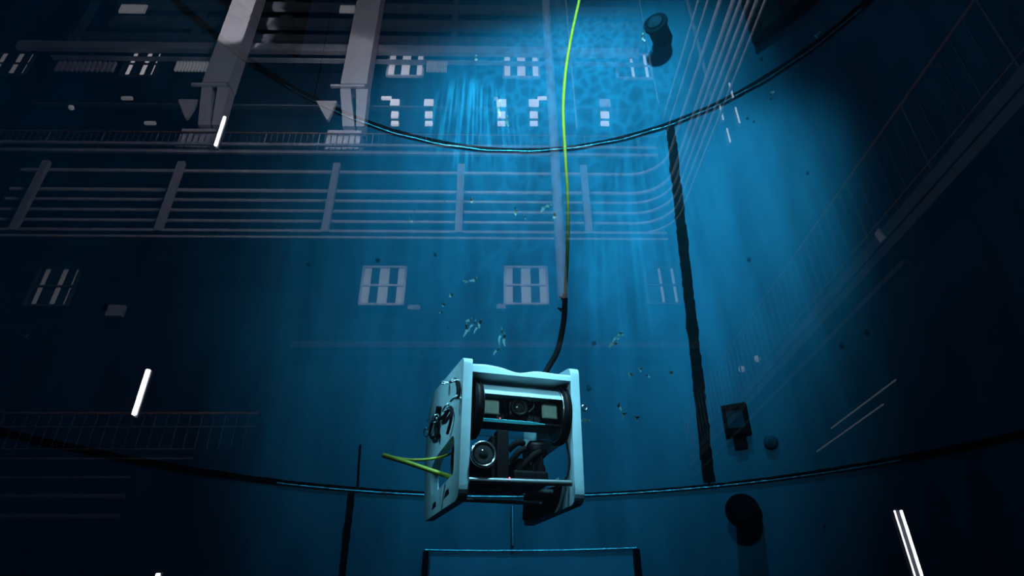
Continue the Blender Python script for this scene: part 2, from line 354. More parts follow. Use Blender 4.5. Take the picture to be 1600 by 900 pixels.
# fittings on the wall
def stub(a, z, rad, ln, lab, cat='pipe stub'):
    c = T(a, z, TR); ax = (V((0, TY, z))-c).normalized()
    o = thing('pipe_stub', c+ax*.0, label=lab, cat=cat)
    build('pipe', MB().lathe(c-ax*.0, ax, [(0, rad*.82), (ln, rad*.82)]), M_DKSTEEL, o)
    build('flange', MB().lathe(c+ax*ln, ax, [(0, rad), (.04, rad)]), M_DKSTEEL, o)
    build('cap', MB().lathe(c+ax*(ln+.04), ax, [(0, rad*.7), (.02, rad*.6)]), M_BLACK, o)
stub(26.2, 8.98, .17, .30, 'black round pipe stub above the upper seam, beside the tether', 'pipe')
stub(26.3, 2.56, .15, .24, 'dark round pipe stub below the lower seam, near the vertical weld', 'pipe')
# small bracket box and cap low on the right
o = thing('bracket_box', T(27, 3.34, TR-.01), label='dark square bracket with worn rim right of the vertical weld', cat='bracket')
build('back_plate', patch(MB(), 25.6, 28.4, 3.36, 3.56, TR-.06, TR-.001, step=.7), mat('worn_bracket', (.035, .05, .055), .9, noise_amt=.6, noise_scale=14), o)
b = MB(); patch(b, 25.3, 25.8, 3.32, 3.60, TR-.08, TR-.001); patch(b, 28.2, 28.7, 3.30, 3.60, TR-.08, TR-.001); patch(b, 25.3, 28.7, 3.30, 3.36, TR-.08, TR-.001); patch(b, 25.3, 28.7, 3.55, 3.60, TR-.08, TR-.001)
build('rim', b, M_WELD, o)
build('drip_shield', MB().box(lambda x, y, z: T(27+x*14, 3.30+z, TR-y), -.06, .06, .0, .05, -.13, -.02), M_WELD, o)
c = T(31, 3.19, TR-.001); ax = (V((0, TY, 3.19))-c).normalized()
build('wall_plug', MB().lathe(c, ax, [(0, .065), (.03, .065), (.05, .05), (.06, .02)]), M_LUMP, None, label='small round dark plug on the wall beside the square bracket', cat='plug')

# hatch with gleaming top edge at the bottom of the view
HZ = 2.325
h = thing('wall_hatch', T(-4, 1.2, TR-.03), label='wide hatch with gleaming top edge at bottom of tank wall', cat='hatch')
build('cover', patch(MB(), -18.2, 10.2, .9, HZ-.03, TR-.03, TR-.001), M_HATCH, h)
build('side_post', patch(MB(), -19.2, -18.5, .9, HZ-.01, TR-.08, TR-.001, zs=4), M_DKSTEEL, h)
build('side_post', patch(MB(), 10.3, 11.2, .9, HZ-.01, TR-.08, TR-.001, zs=4), M_DKSTEEL, h)
build('top_edge', MB().tube([T(a, HZ+.0, TR-.045) for a in seq(-19, 10.8, .5)], [.011*(.8+.4*random.random()) for _ in seq(-19, 10.8, .5)], 6), M_BEAD, h)
build('cross_bar', patch(MB(), -18.2, 8.2, HZ-.30, HZ-.25, TR-.06, TR-.001), M_DKSTEEL, h)
build('wall_pipe', MB().tube([T(-6.6, z, TR-.04) for z in seq(HZ+.05, HZ+.42, .05)], .017, 8), M_ALU, None, label='short thin pipe on the wall above the hatch', cat='pipe')
# dark growths and anodes on the wall (angle, z, size)
for px, py, s in ((680, 398, .045), (695, 315, .03), (648, 330, .026), (655, 295, .02), (640, 265, .02), (805, 325, .035), (1170, 405, .05), (920, 606, .06), (1168, 185, .04), (1178, 190, .03), (1205, 155, .03), (1190, 92, .045), (820, 318, .02), (595, 390, .02), (605, 386, .018), (700, 512, .025), (708, 506, .02), (985, 448, .02), (1262, 270, .04), (1315, 540, .05), (1355, 520, .05), (440, 505, .02), (1288, 822, .03), (1385, 742, .03)):
    d = R_*(px-800)-U_*(py-450)+F_*990; hx, hy = d.x, d.y; A = hx*hx+hy*hy; B_ = -hy*TY; C_ = TY*TY-TR*TR; tt = (-B_+math.sqrt(B_*B_-A*C_))/A
    q = CAM+d*tt; a = math.degrees(math.atan2(q.x, q.y-TY)); ax = (V((0, TY, q.z))-q).normalized(); u_ = V((0, 0, 1)); s_ = ax.cross(u_)
    s *= .62; mb = MB(); n = 12; vs0 = []
    prof = ((0, 1.0), (.25, .85), (.45, .45))
    for hgt, k_ in prof:
        for j in range(n):
            tq = 2*math.pi*j/n; rr = s*k_*(1+.35*noise.noise(V((px*.1+math.cos(tq), py*.1+math.sin(tq), 0))))
            vs0.append(q-ax*.002+ax*s*hgt*.6+s_*math.cos(tq)*rr*.8+u_*math.sin(tq)*rr*1.15)
    fs = [(i*n+j, i*n+(j+1) % n, (i+1)*n+(j+1) % n, (i+1)*n+j) for i in range(2) for j in range(n)]+[tuple(2*n+j for j in range(n)), tuple(range(n))]
    mb.add(vs0, fs, True)
    own = {(680, 398): 'largest dark lump of growth on the wall left of the tether', (1170, 405): 'dark lump of growth right of the vertical weld at mid height', (920, 606): 'dark round lump on the wall just beside the vehicle right plate', (1190, 92): 'dark lump between the upper weld and the right viewport', (805, 325): 'dark lump on the wall close left of the tether', (695, 315): 'dark lump above left of the largest growth', (985, 448): 'tiny dark lump between tether and vertical weld', (440, 505): 'lone dark speck on the shaded left wall', (1288, 822): 'dark lump low on the wall right of the lower pipe stub', (1385, 742): 'dark lump low on the wall at far right under the seam'}.get((px, py))
    place = 'left of the tether among the mirrored pipes' if px < 830 and py < 360 else 'left of the tether under the mirrored windows' if px < 830 else 'just under the upper weld right of the vertical weld' if py < 300 else 'right of the vertical weld behind the mirrored walkway'
    build('wall_growth', mb, M_LUMP, None, label=own or 'small dark growth '+place, cat='growth', group='dark growths on the tank wall')

# ================================================================== THE HALL (seen as a reflection in the pane)
HALLG = 'steelwork of the hall mirrored in the pane'
def hb(mb, *q): return mb.box(H, *q)
build('wall_hall', hb(MB(), -40, 22, 26, 26.6, -3.2, 42), M_HWALL, None, label='dark end wall of the hall mirrored in the pane', kind='structure')
build('wall_right', hb(MB(), 16, 16.6, -1, 26, -3.2, 42), M_HWALL, None, label='dark side wall of the hall', kind='structure')
build('ceiling', hb(MB(), -40, 22, -4, 26.6, 42, 42.6), M_HWALL, None, label='dark hall roof high above', kind='structure')
# main columns
for (xa, xb, place) in ((-15.95, -14.55, 'mirrored further left, before the dark bays'), (-8.55, -7.15, 'mirrored nearer the tether')):
    o = thing('hall_column', H((xa+xb)/2, 24, 22.3), label='white steel column with splayed foot '+place, cat='column')
    build('shaft', hb(MB(), xa, xb, 23.5, 24.5, 27.5, 42), M_HCOL, o)
    build('cap_plate', hb(MB(), xa-.5, xb-.1, 23.45, 23.6, 27.22, 27.38), M_HCOL, o)
    for (t0, t1, b0, b1) in ((xa+.0, xa+.55, xa+.5, xa+1.1), (xb-.55, xb+.1, xb-.2, xb+.2)):
        build('leg', MB().hexa([H(b0, 23.6, 24.4), H(b1, 23.6, 24.4), H(b1, 24.3, 24.4), H(b0, 24.3, 24.4), H(t0, 23.6, 27.2), H(t1, 23.6, 27.2), H(t1, 24.3, 27.2), H(t0, 24.3, 27.2)]), M_HCOL, o)
    build('base_box', hb(MB(), xa-.2, xb+.1, 23.6, 24.5, 22.75, 24.1), M_HCOL, o)
    build('gusset', MB().hexa([H(xa-.55, 24, 25.3), H(xa-.45, 24, 25.3), H(xa-.45, 24.2, 25.3), H(xa-.55, 24.2, 25.3), H(xa-1.3, 24, 26.7), H(xa-.2, 24, 26.7), H(xa-.2, 24.2, 26.7), H(xa-1.3, 24.2, 26.7)]), M_HCOL, o)
# horizontal girders on the end wall
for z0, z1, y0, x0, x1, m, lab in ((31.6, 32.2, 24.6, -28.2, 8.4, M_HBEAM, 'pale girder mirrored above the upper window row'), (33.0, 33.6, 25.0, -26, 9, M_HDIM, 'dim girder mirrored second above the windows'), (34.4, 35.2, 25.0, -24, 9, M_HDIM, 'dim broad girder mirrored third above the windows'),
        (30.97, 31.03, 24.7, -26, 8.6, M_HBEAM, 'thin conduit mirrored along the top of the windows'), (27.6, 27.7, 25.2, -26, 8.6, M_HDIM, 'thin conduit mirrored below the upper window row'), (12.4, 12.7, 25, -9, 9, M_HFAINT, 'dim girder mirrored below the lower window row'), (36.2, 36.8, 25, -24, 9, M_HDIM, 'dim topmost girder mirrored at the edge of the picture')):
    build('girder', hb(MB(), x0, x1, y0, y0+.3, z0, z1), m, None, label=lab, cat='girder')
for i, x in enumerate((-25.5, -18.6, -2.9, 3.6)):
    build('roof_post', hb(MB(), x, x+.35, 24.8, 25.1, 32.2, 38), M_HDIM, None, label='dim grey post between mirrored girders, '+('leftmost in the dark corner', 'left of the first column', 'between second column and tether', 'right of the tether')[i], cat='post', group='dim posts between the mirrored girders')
# windows with lit blinds: (x0, x1, z0, z1, lit strips, material)
def hwindow(x0, x1, z0, z1, pm, lab, strips, fm):
    o = thing('lit_window', H((x0+x1)/2, 25.5, z0), label=lab, cat='window', group=None)
    f = MB(); t_ = .11; wd = x1-x0
    for (a, b, c, d) in ((x0, x1, z0, z0+t_), (x0, x1, z1-t_, z1), (x0, x0+t_, z0, z1), (x1-t_, x1, z0, z1), (x0, x1, (z0+z1)/2-.05, (z0+z1)/2+.05)):
        hb(f, a, b, 25.3, 25.45, c, d)
    build('window_frame', f, fm, o)
    for row, (a, b) in enumerate(((z0+t_, (z0+z1)/2-.05), ((z0+z1)/2+.05, z1-t_))):
        for (s0, s1) in strips:
            build('pane', hb(MB(), x0+t_+(wd-2*t_)*s0, x0+t_+(wd-2*t_)*s1, 25.38, 25.42, a, b), pm, o)
        last = 0
        for (s0, s1) in list(strips)+[(1, 1)]:
            if s0-last > .06: build('pane', hb(MB(), x0+t_+(wd-2*t_)*last+.01, x0+t_+(wd-2*t_)*s0-.01, 25.39, 25.42, a, b), M_PANE_D, o)
            last = s1
k = 25.4/24
SW = ((.0, .17), (.38, .62), (.84, 1.0)); SN = ((.13, .24), (.58, .70), (.93, .98)); SR = ((.42, .50), (.84, .92))
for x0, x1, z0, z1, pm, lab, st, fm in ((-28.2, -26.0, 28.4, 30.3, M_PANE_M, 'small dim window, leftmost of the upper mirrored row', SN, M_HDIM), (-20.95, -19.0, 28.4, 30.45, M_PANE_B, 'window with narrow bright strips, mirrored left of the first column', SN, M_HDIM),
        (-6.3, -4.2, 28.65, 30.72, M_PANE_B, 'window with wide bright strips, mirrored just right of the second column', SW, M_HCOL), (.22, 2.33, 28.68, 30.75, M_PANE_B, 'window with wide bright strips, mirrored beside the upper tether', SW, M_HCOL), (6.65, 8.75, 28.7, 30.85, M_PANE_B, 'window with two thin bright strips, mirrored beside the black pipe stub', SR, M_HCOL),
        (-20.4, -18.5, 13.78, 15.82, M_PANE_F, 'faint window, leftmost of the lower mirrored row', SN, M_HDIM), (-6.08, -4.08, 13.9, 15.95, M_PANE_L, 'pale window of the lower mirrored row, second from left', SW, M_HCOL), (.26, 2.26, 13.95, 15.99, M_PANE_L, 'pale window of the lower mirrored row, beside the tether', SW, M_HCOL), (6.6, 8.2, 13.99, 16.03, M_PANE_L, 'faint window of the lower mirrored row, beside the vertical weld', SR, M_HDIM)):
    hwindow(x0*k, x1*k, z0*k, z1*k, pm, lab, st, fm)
# small sills / boxes under the lower windows
for px0, px1, py0, py1 in ((637, 657, 478, 485), (776, 790, 476, 484), (165, 197, 478, 495)):
    a = hpix(px0, py1, y=25.3); b = hpix(px1, py0, y=25.3)
    build('wall_box', hb(MB(), a.x, b.x, 25.2, 25.4, a.z, b.z), M_HBEAM, None, label='small pale box mirrored under '+{637: 'the right corner of the second lower window', 776: 'the left corner of the lower window beside the tether', 165: 'and right of the faint leftmost lower window'}[px0], cat='box', group='pale boxes under the lower mirrored windows')
# louvre strips
for px0, px1, py0, py1, lab in ((85, 186, 97, 110, 'dim slatted strip between the two left mirrored windows'), (272, 338, 97, 110, 'slatted strip mirrored against the first white column'), (666, 700, 97, 111, 'bright slatted strip right of a mirrored window'), (185, 232, 8, 19, 'bright slatted strip at top left of the picture'), (530, 556, 9, 19, 'small slatted strip beside the top of the second column')):
    a = hpix(px0, py1, y=24.8); b = hpix(px1, py0, y=24.8)
    o = thing('louvre', H((a.x+b.x)/2, 24.8, a.z), label=lab, cat='louvre'); n = 12
    for i in range(n):
        x = a.x+(b.x-a.x)*i/n; build('slat', hb(MB(), x, x+(b.x-a.x)/n*.5, 24.75, 24.9, a.z, b.z), M_SLAT if px0 < 150 else M_PANE_M, o)  # emissive slats paint in the spotlight falling on them
# stacked louvre panels; their bright faces are painted as glow
for px in (617, 670, 783.5, 834, 945):
    o = None
    for py0, py1, wd in ((157, 166, 15), (176, 184, 12), (191, 196, 12)):
        a = hpix(px-wd/2, py1, y=25.3); b = hpix(px+wd/2, py0, y=25.3)
        if o is None: o = thing('louvre_stack', H((a.x+b.x)/2, 25.4, a.z), label={617: 'three stacked white louvre panels nearest the second mirrored column', 670: 'three stacked white louvre panels, second set from the column', 783.5: 'three stacked white louvre panels, third set from the column', 834: 'three stacked white louvre panels left of the tether', 945: 'three stacked dim louvre panels right of the tether'}[px], cat='lamp')
        build('panel_face', hb(MB(), a.x, b.x, 25.2, 25.35, a.z, b.z), M_DIFF if px != 945 or py0 > 170 else M_PANE_M, o)
        build('housing', hb(MB(), a.x-.05, b.x+.05, 25.36, 25.5, a.z-.05, b.z+.05), M_HDIM, o)
for px0, px1, py in ((596, 612, 154), (840, 855, 154), (190, 208, 154), (226, 244, 193), (772, 778, 155), (596, 605, 243), (705, 722, 243), (760, 775, 243), (830, 845, 243), (900, 914, 243), (50, 66, 242)):
    a = hpix(px0, py+1.5, y=25.2); b = hpix(px1, py-1.5, y=25.2)
    build('strip_lamp', hb(MB(), a.x, b.x, 25.1, 25.25, a.z, b.z), M_DIFF if py == 154 and px0 > 300 else M_PANE_M, None, label='short flat strip lamp mirrored '+{596: 'just right of the second column' if py == 154 else 'on the deck edge under the second column', 840: 'between stacked panels and tether', 190: 'below the narrow striped window', 226: 'just above the walkway left of the first column', 772: 'above the third set of stacked panels', 705: 'on the deck edge, second from the column', 760: 'on the deck edge, third from the column', 830: 'on the deck edge left of the tether', 900: 'on the deck edge right of the tether', 50: 'on the deck edge at far left'}[px0], cat='lamp', group='short strip lamps on the mirrored wall')
# gallery across the end wall
o = thing('gallery', H(-8, 23, 22), label='long walkway with thin rail and balusters mirrored across the tank', cat='walkway')
build('deck_edge', hb(MB(), -25.5, 8.0, 23.2, 23.3, 22.62, 22.78), M_HBEAM, o)
build('deck_edge', hb(MB(), -25.5, 8.0, 23.25, 23.4, 22.15, 22.32), M_HBEAM, o)
build('deck', hb(MB(), -25.5, 8.0, 23.4, 25.9, 22.3, 22.5), M_HDIM, o)
build('handrail', MB().tube([H(-25.5, 23.5, 23.75), H(8.2, 23.5, 23.75)], .022, 6), M_ORANGE, o)
for i in range(112):
    x = -25.3+i*.3; build('baluster', hb(MB(), x, x+.035, 23.5, 23.53, 22.6, 23.75), M_HBEAM if i % 9 == 0 else M_HDIM, o)
kk = 23/24
o = thing('lower_frame', H(-8, 23, 17.3), label='pale frame of leaning posts and beams below the mirrored walkway', cat='frame')
for x in (-22.45, -15.82, -8.1, -1.86, 4.3):
    build('post', hb(MB(), (x-.17)*kk, (x+.17)*kk, 22.9, 23.1, 17.85*kk, 22.15*kk), M_HBEAM, o)
build('beam', hb(MB(), -24*kk, 8.0*kk, 22.95, 23.1, 17.85*kk, 18.0*kk), M_HBEAM, o)
build('beam', hb(MB(), -24*kk, 8.0*kk, 22.95, 23.1, 17.5*kk, 17.62*kk), M_HBEAM, o)
# pipe runs that turn the corner and come forward along the side
for i, z in enumerate((21.58, 20.34, 19.74, 19.11, 18.49, 17.93)):
    z *= 1.0; Y = 24; pts = [H(-23.5, Y, z), H(-15, Y, z), H(-8, Y, z), H(0, Y, z), H(6.6, Y, z)]
    for q in range(1, 7):
        t_ = q/6*math.pi/2; pts.append(H(6.6+1.7*math.sin(t_), Y-1.7+1.7*math.cos(t_), z))
    pts.append(H(8.3, 9, z))
    build('pipe_run', MB().tube(pts, (.05, .055, .045, .045, .045, .03)[i], 8), M_HPIPE, None, label=('topmost', 'second', 'third', 'fourth', 'fifth', 'lowest')[i]+' pipe run behind the mirrored leaning posts', cat='pipe')
for z in (24.0, 22.9):
    build('pipe_run', MB().tube([H(8.3, 22.5, z), H(8.3, 9, z)], .03, 8), M_HPIPE, None, label=('upper' if z > 23.5 else 'lower')+' rail climbing the mirrored right side above the pipes', cat='rail')
# tall pale pipes in the mirrored right corner, plus a light shaft built solid
for px, py0, py1, w_ in ((1085, -60, 150, .09), (1010, -40, 160, .03), (866, -20, 470, .24), (892, -20, 200, .05)):
    a = hpix(px, (py0+py1)/2, y=22.5)
    z0 = hpix(px, py1, y=22.5).z; z1 = hpix(px, py0, y=22.5).z
    build('standpipe', MB().tube([H(a.x, 22.5, z0), H(a.x, 22.5, z1)], w_*.5, 10), M_HBEAM, None, label={1085: 'tall pale standpipe mirrored over the black pipe stub', 1010: 'thin standpipe mirrored left of the black pipe stub', 866: 'wide pale light shaft behind the tether, built as a pipe', 892: 'thin pale standpipe mirrored right of the tether'}[px], cat='pipe')
# side gallery, mirrored on the right
GX, GR, GD = 7.5, 9.05, 7.45
o = thing('side_gallery', H(GX, 15, GD-1), label='steep walkway with orange rail mirrored along the right side', cat='walkway')
build('handrail', MB().tube([H(GX, 5.6, GR), H(GX, 24, GR)], .022, 6), M_ORANGE, o)
build('lower_rail', MB().tube([H(GX, 5.6, GD+.15), H(GX, 24, GD+.15)], .014, 6), M_ORANGE, o)
build('deck', hb(MB(), GX, GX+1.1, 5.6, 24.3, GD-.25, GD), M_HDIM, o)
build('deck_edge', hb(MB(), GX-.05, GX, 5.6, 24.3, GD-.55, GD-.35), M_HDIM, o)
build('beam', hb(MB(), GX-.05, GX+.1, 9.5, 24.3, 6.44, 6.54), M_HDIM, o)
for i in range(52):
    y = 5.9+i*.36; wd = .035 if i % 6 == 0 else .012
    build('baluster', hb(MB(), GX-.02, GX+.02, y, y+wd, GD, GR), M_HDIM, o)
for (z0, x_, y0, y1, m, tl) in ((4.75, 7.5, 10.9, 13.6, M_PANE_F, 'brighter upper one at its right end'), (4.5, 7.5, 11.5, 14.5, M_PANE_F, 'brighter lower one at its right end'), (4.85, 7.5, 14.4, 16.0, M_HDIM, 'short dim one in the middle'), (4.9, 7.9, 16.0, 18, M_HDIM, 'dimmest one at its left end')):  # the glowing pair paints glints on pipes
    build('long_tube', MB().tube([H(x_, y0, z0), H(x_, y1, z0)], .008, 6), m, None, label='long tube slanting under the right walkway, '+tl, cat='tube', group='long tubes under the right walkway')
# low gallery, mirrored at lower left
o = thing('low_gallery', H(-17, 24, 5), label='faint low walkway with thin rails mirrored at lower left', cat='walkway')
for z0, x1, m, r in ((9.0, -9.4, M_ORANGE, .03), (8.45, -9.4, M_HDIM, .02), (7.57, -11.5, M_HDIM, .02), (7.2, -11.5, M_HDIM, .03), (6.5, -13.6, M_HDIM, .03), (5.8, -13.6, M_HDIM, .06), (5.1, -13.6, M_HDIM, .06)):
    build('rail', MB().tube([H(-26, 24, z0), H(x1, 24, z0)], r, 6), m, o)
for i in range(36):
    x = -25.5+i*.45; build('baluster', hb(MB(), x, x+.03, 24, 24.03, 7.6, 9.0), M_HDIM, o)
# fluorescent tubes
def tube_lamp(p0, p1, y, r, m, lab, grp=None, off=(0,), x=None):
    a = hpix(*p0, y=y, x=x); b = hpix(*p1, y=y, x=x); xx = (a.x+b.x)/2; yy = (a.y+b.y)/2
    o = thing('tube_lamp', H(xx, yy, b.z), label=lab, cat='lamp', group=grp)
    for d in off:
        build('tube', MB().tube([H(xx+d, yy, b.z), H(xx+d, yy, a.z)], r if d == 0 else r*.55, 10), m, o)
    build('holder', hb(MB(), xx-.06, xx+.06, yy+.15, yy+.3, b.z-.05, a.z+.05), M_HDIM, o)
tube_lamp((350, 183), (338, 227), 22, .036, M_TUBE, 'bright white tube lamp mirrored at the foot of the first column')
tube_lamp((232, 578), (209, 648), 22, .042, M_TUBE, 'bright white tube lamp mirrored alone at lower left')
tube_lamp((1409, 797), (1452, 940), None, .015, M_TUBE, 'bright white tube lamp with its doubled reflection at lower right', off=(0, -.15), x=9)  # thin offset tube added for the pane's second reflection
tube_lamp((248, 896), (232, 950), 22, .034, M_TUBE, 'white tube lamp just showing at the bottom edge')
for p0, p1, tl in (((1140, 130), (1145, 152), 'topmost of four'), ((1124, 165), (1131, 187), 'left one of the middle pair'), ((1149, 168), (1156, 192), 'right one of the middle pair'), ((1136, 201), (1141, 222), 'lowest of four')):
    tube_lamp(p0, p1, 21, .022, M_TUBE2, 'tiny white tube lamp mirrored on the upper weld, '+tl, grp='four tiny tube lamps on the mirrored right side')
for px, py in ((1158, 578), (1182, 562), (113, 170)):
    a = hpix(px, py, y=20); c = H(a.x, 20, a.z)
    build('bulkhead_lamp', MB().lathe(c, PANE_N, [(0, .05), (.05, .06), (.09, .03)], 10), M_PANE_M, None, label='small round lamp mirrored as a pale dot' + (' at upper left' if px < 300 else ' under the right walkway'), cat='lamp', group=None if px < 300 else 'round lamps under the right walkway')
a = hpix(1375, 370, x=7.4)
build('notice', MB().add([H(7.4, a.y-.12, a.z-.12), H(7.4, a.y+.05, a.z-.12), H(7.4, a.y+.12, a.z+.16), H(7.4, a.y-.02, a.z+.18), H(7.45, a.y-.12, a.z-.12), H(7.45, a.y+.05, a.z-.12), H(7.45, a.y+.12, a.z+.16), H(7.45, a.y-.02, a.z+.18)], [(0, 1, 2, 3), (4, 7, 6, 5), (0, 4, 5, 1), (1, 5, 6, 2), (2, 6, 7, 3), (3, 7, 4, 0)]), M_HCOL, None, label='small pale notice on the mirrored right walkway', cat='notice')

# ================================================================== THE UNDERWATER VEHICLE
O = CAM+V((-0.317493, 2.277981, 0.667983))
az = math.radians(-20.548); bx = V((math.cos(az), -math.sin(az), 0)); by = V((math.sin(az), math.cos(az), 0)); bz = V((0, 0, 1))
def L(x, y, z): return O+bx*x+by*y+bz*z
rov = thing('underwater_vehicle', L(.22, .35, -.23), label='white framed underwater robot with clear camera tube hanging in the tank', cat='underwater robot')
def rpart(name, mb, m, parent=None, bevel=0, **k): return build(name, mb, m, parent or rov, bevel, **k)
def smooth_loop(pts, n=6):
    """round each corner (y, z, radius)"""
    out = []; k_ = len(pts)
    for i in range(k_):
        p0 = V(pts[i-1][:2]+(0,)); p = V(pts[i][:2]+(0,)); p1 = V(pts[(i+1) % k_][:2]+(0,)); r = pts[i][2]
        if r <= 0: out.append((p.x, p.y)); continue
        a = p+(p0-p).normalized()*r; b = p+(p1-p).normalized()*r
        for j in range(n+1):
            t_ = j/n; q = a*(1-t_)**2+p*2*t_*(1-t_)+b*t_*t_; out.append((q.x, q.y))
    return out
def plate_with_hole(outer, hole, x0, x1):
    """side plate: outer outline with one opening, filled and given thickness"""
    bm = bmesh.new(); ed = []
    for lp in ([outer] + ([hole] if hole else [])):
        vv = [bm.verts.new((y, z, 0)) for y, z in lp]; ed += [bm.edges.new((vv[i], vv[(i+1) % len(vv)])) for i in range(len(vv))]
    bmesh.ops.triangle_fill(bm, use_beauty=True, edges=ed); bm.verts.ensure_lookup_table(); bm.verts.index_update()
    mb = MB(); n = len(bm.verts); fs = [tuple(v.index for v in f.verts) for f in bm.faces]
    mb.v = [L(x0, v.co.x, v.co.y) for v in bm.verts]+[L(x1, v.co.x, v.co.y) for v in bm.verts]
    mb.f = fs+[tuple(i+n for i in reversed(f)) for f in fs]
    for e in bm.edges:
        if len(e.link_faces) == 1: a, b = e.verts[0].index, e.verts[1].index; mb.f.append((a, b, b+n, a+n))
    mb.sm = [False]*len(mb.f); bm.free(); return mb
outer = smooth_loop([(0.0, .285, .03), (.68, .368, .05), (.80, .305, .05), (.79, .245, .02), (.755, .235, .02), (.80, .20, .03), (.84, .12, .05), (.76, -.215, .03), (.03, -.245, .05)])
hole = smooth_loop([(.13, .02, .06), (.56, .02, .08), (.66, -.02, .08), (.60, -.135, .03), (.13, -.135, .03)])
lp = rpart('side_plate', plate_with_hole(outer, hole, -.022, .014), M_WHITE, bevel=.006)
for y_, z_ in ((.20, -.185), (.47, -.185)):
    rpart('slot', MB().hexa([L(-.0225, y_, z_-.012), L(-.0225, y_+.10, z_-.012), L(-.015, y_+.10, z_-.012), L(-.015, y_, z_-.012), L(-.0225, y_+.01, z_+.012), L(-.0225, y_+.07, z_+.012), L(-.015, y_+.07, z_+.012), L(-.015, y_+.01, z_+.012)]), M_BLACK, lp)
outer_r = smooth_loop([(0.0, .285, .03), (.30, .33, .07), (.62, .35, .06), (.66, -.235, .03), (.02, -.245, .05)])
hole_r = smooth_loop([(.07, .03, .03), (.50, .03, .04), (.50, -.12, .08), (.07, -.14, .08)])
rp_ = rpart('side_plate', plate_with_hole(outer_r, hole_r, .418, .456), M_WHITE, bevel=.006)
# black pad on the inner face of the right plate
pad = plate_with_hole(smooth_loop([(.14, -.155, .02), (.60, -.105, .02), (.63, -.215, .02), (.20, -.225, .04)]), None, .402, .4175)
rpart('pad', pad, M_RUB, rp_, bevel=.003)
# top cross board with waved upper edge
def wave(x):
    return .252+.010*math.exp(-((x-.06)/.09)**2)-.012*math.exp(-((x-.20)/.05)**2)+.004*math.exp(-((x-.28)/.05)**2)
mb = MB(); n = 40
for i in range(n+1):
    x = .014+(.418-.014)*i/n
    for (y_, z_) in ((-.0, .226), (-.0, wave(x)-.008), (.006, wave(x)), (.03, wave(x)), (.03, .226)): mb.v.append(L(x, y_, z_))
for i in range(n):
    for j in range(5):
        a = i*5; mb.f.append((a+j, a+(j+1) % 5, a+5+(j+1) % 5, a+5+j)); mb.sm.append(j in (1, 2))
mb.f += [tuple(range(5)), tuple(n*5+j for j in range(5))]; mb.sm += [False]*2
rpart('cross_board', mb, M_WHITE)
mb = MB().box(L, .014, .418, .03, .40, .230, .246); rpart('top_board', mb, M_WHITE, bevel=.004)
# clear tube with end caps and its electronics
ay, azz, ar = .108, .113, .104
tb = rpart('camera_tube', MB().lathe(L(.05, ay, azz), bx, [(0, ar), (.35, ar)], 48), M_ACRYL)
for x0 in (.028, .385):
    e = rpart('end_cap', MB().lathe(L(x0, ay, azz), bx, [(0, ar+.004), (.004, ar+.012), (.03, ar+.012), (.034, ar+.004)], 40), M_BLACK)
    for q in (.006, .022): rpart('seal_ring', MB().ring(L(x0+q, ay, azz), bx, ar+.013, .003, 40, 6), M_RUB, e)
for x0 in (.062, .384): rpart('clamp_ring', MB().ring(L(x0, ay, azz), bx, ar+.001, .0028, 40, 6), M_STEEL)
rpart('back_plate', MB().box(L, .055, .392, ay+.02, ay+.03, azz-.06, azz+.06), M_BOARD)
rpart('tube_highlight', MB().add([L(x, ay-(ar-.006)*math.cos(t_), azz+(ar-.006)*math.sin(t_)) for x in (.066, .384) for t_ in [math.radians(22+i*7.6) for i in range(10)]], [(i, i+1, i+11, i+10) for i in range(9)], True), M_WHITE)  # white strip put in as the highlight along the tube's top
for x0 in (.072, .312):
    lb = rpart('led_panel', MB().box(L, x0, x0+.064, ay-.050, ay-.042, azz-.030, azz+.036), M_DIAL, bevel=.002)
    leds = MB()
    for i in range(9):
        for j in range(9):
            xx = x0+.007+i*.0059; zz = azz-.025+j*.0062; leds.box(L, xx, xx+.0035, ay-.053, ay-.050, zz, zz+.004)
    q = rpart('led_grid', leds, M_LED, lb, kind='stuff')
cmh = rpart('camera_housing', MB().box(L, .172, .258, ay-.055, ay+.01, azz-.038, azz+.042), M_BLACK, bevel=.012)
rpart('camera_lens', MB().lathe(L(.215, ay-.055, azz), -by, [(0, .036), (.012, .036), (.014, .028), (.008, .02)], 28), M_BLACK, cmh)
rpart('lens_glass', MB().lathe(L(.215, ay-.060, azz), -by, [(0, .022), (.003, .018), (.005, .008)], 24), M_LENS, cmh)
for i in range(9):
    x0 = random.choice((.142, .150, .265, .280, .295)); z0 = azz+random.uniform(-.03, .03)
    rpart('wire', MB().tube(spline([L(x0, ay-.03, z0), L(x0+.008, ay-.055, z0+.012), L(x0+.014, ay-.045, z0-.014), L(x0+random.uniform(-.01, .02), ay-.02, z0-.028)], 6), .0022, 6), random.choice((M_BLACK, M_DIAL, M_BLACK)), None)
rpart('tray', MB().box(L, .06, .385, ay-.062, ay+.05, azz-.062, azz-.056), M_BLACK)
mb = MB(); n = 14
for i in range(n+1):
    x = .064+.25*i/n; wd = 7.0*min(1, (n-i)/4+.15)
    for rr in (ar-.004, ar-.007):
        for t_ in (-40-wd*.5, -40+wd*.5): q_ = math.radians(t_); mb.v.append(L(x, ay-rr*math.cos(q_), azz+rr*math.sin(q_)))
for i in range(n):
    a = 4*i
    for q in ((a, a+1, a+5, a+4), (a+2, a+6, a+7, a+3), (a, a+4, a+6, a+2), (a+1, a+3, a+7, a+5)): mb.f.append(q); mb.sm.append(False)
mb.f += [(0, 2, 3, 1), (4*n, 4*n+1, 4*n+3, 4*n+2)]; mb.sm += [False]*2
rpart('tube_gloss', mb, M_GLOSS)  # cyan strip put in as the gloss along the tube's lower front
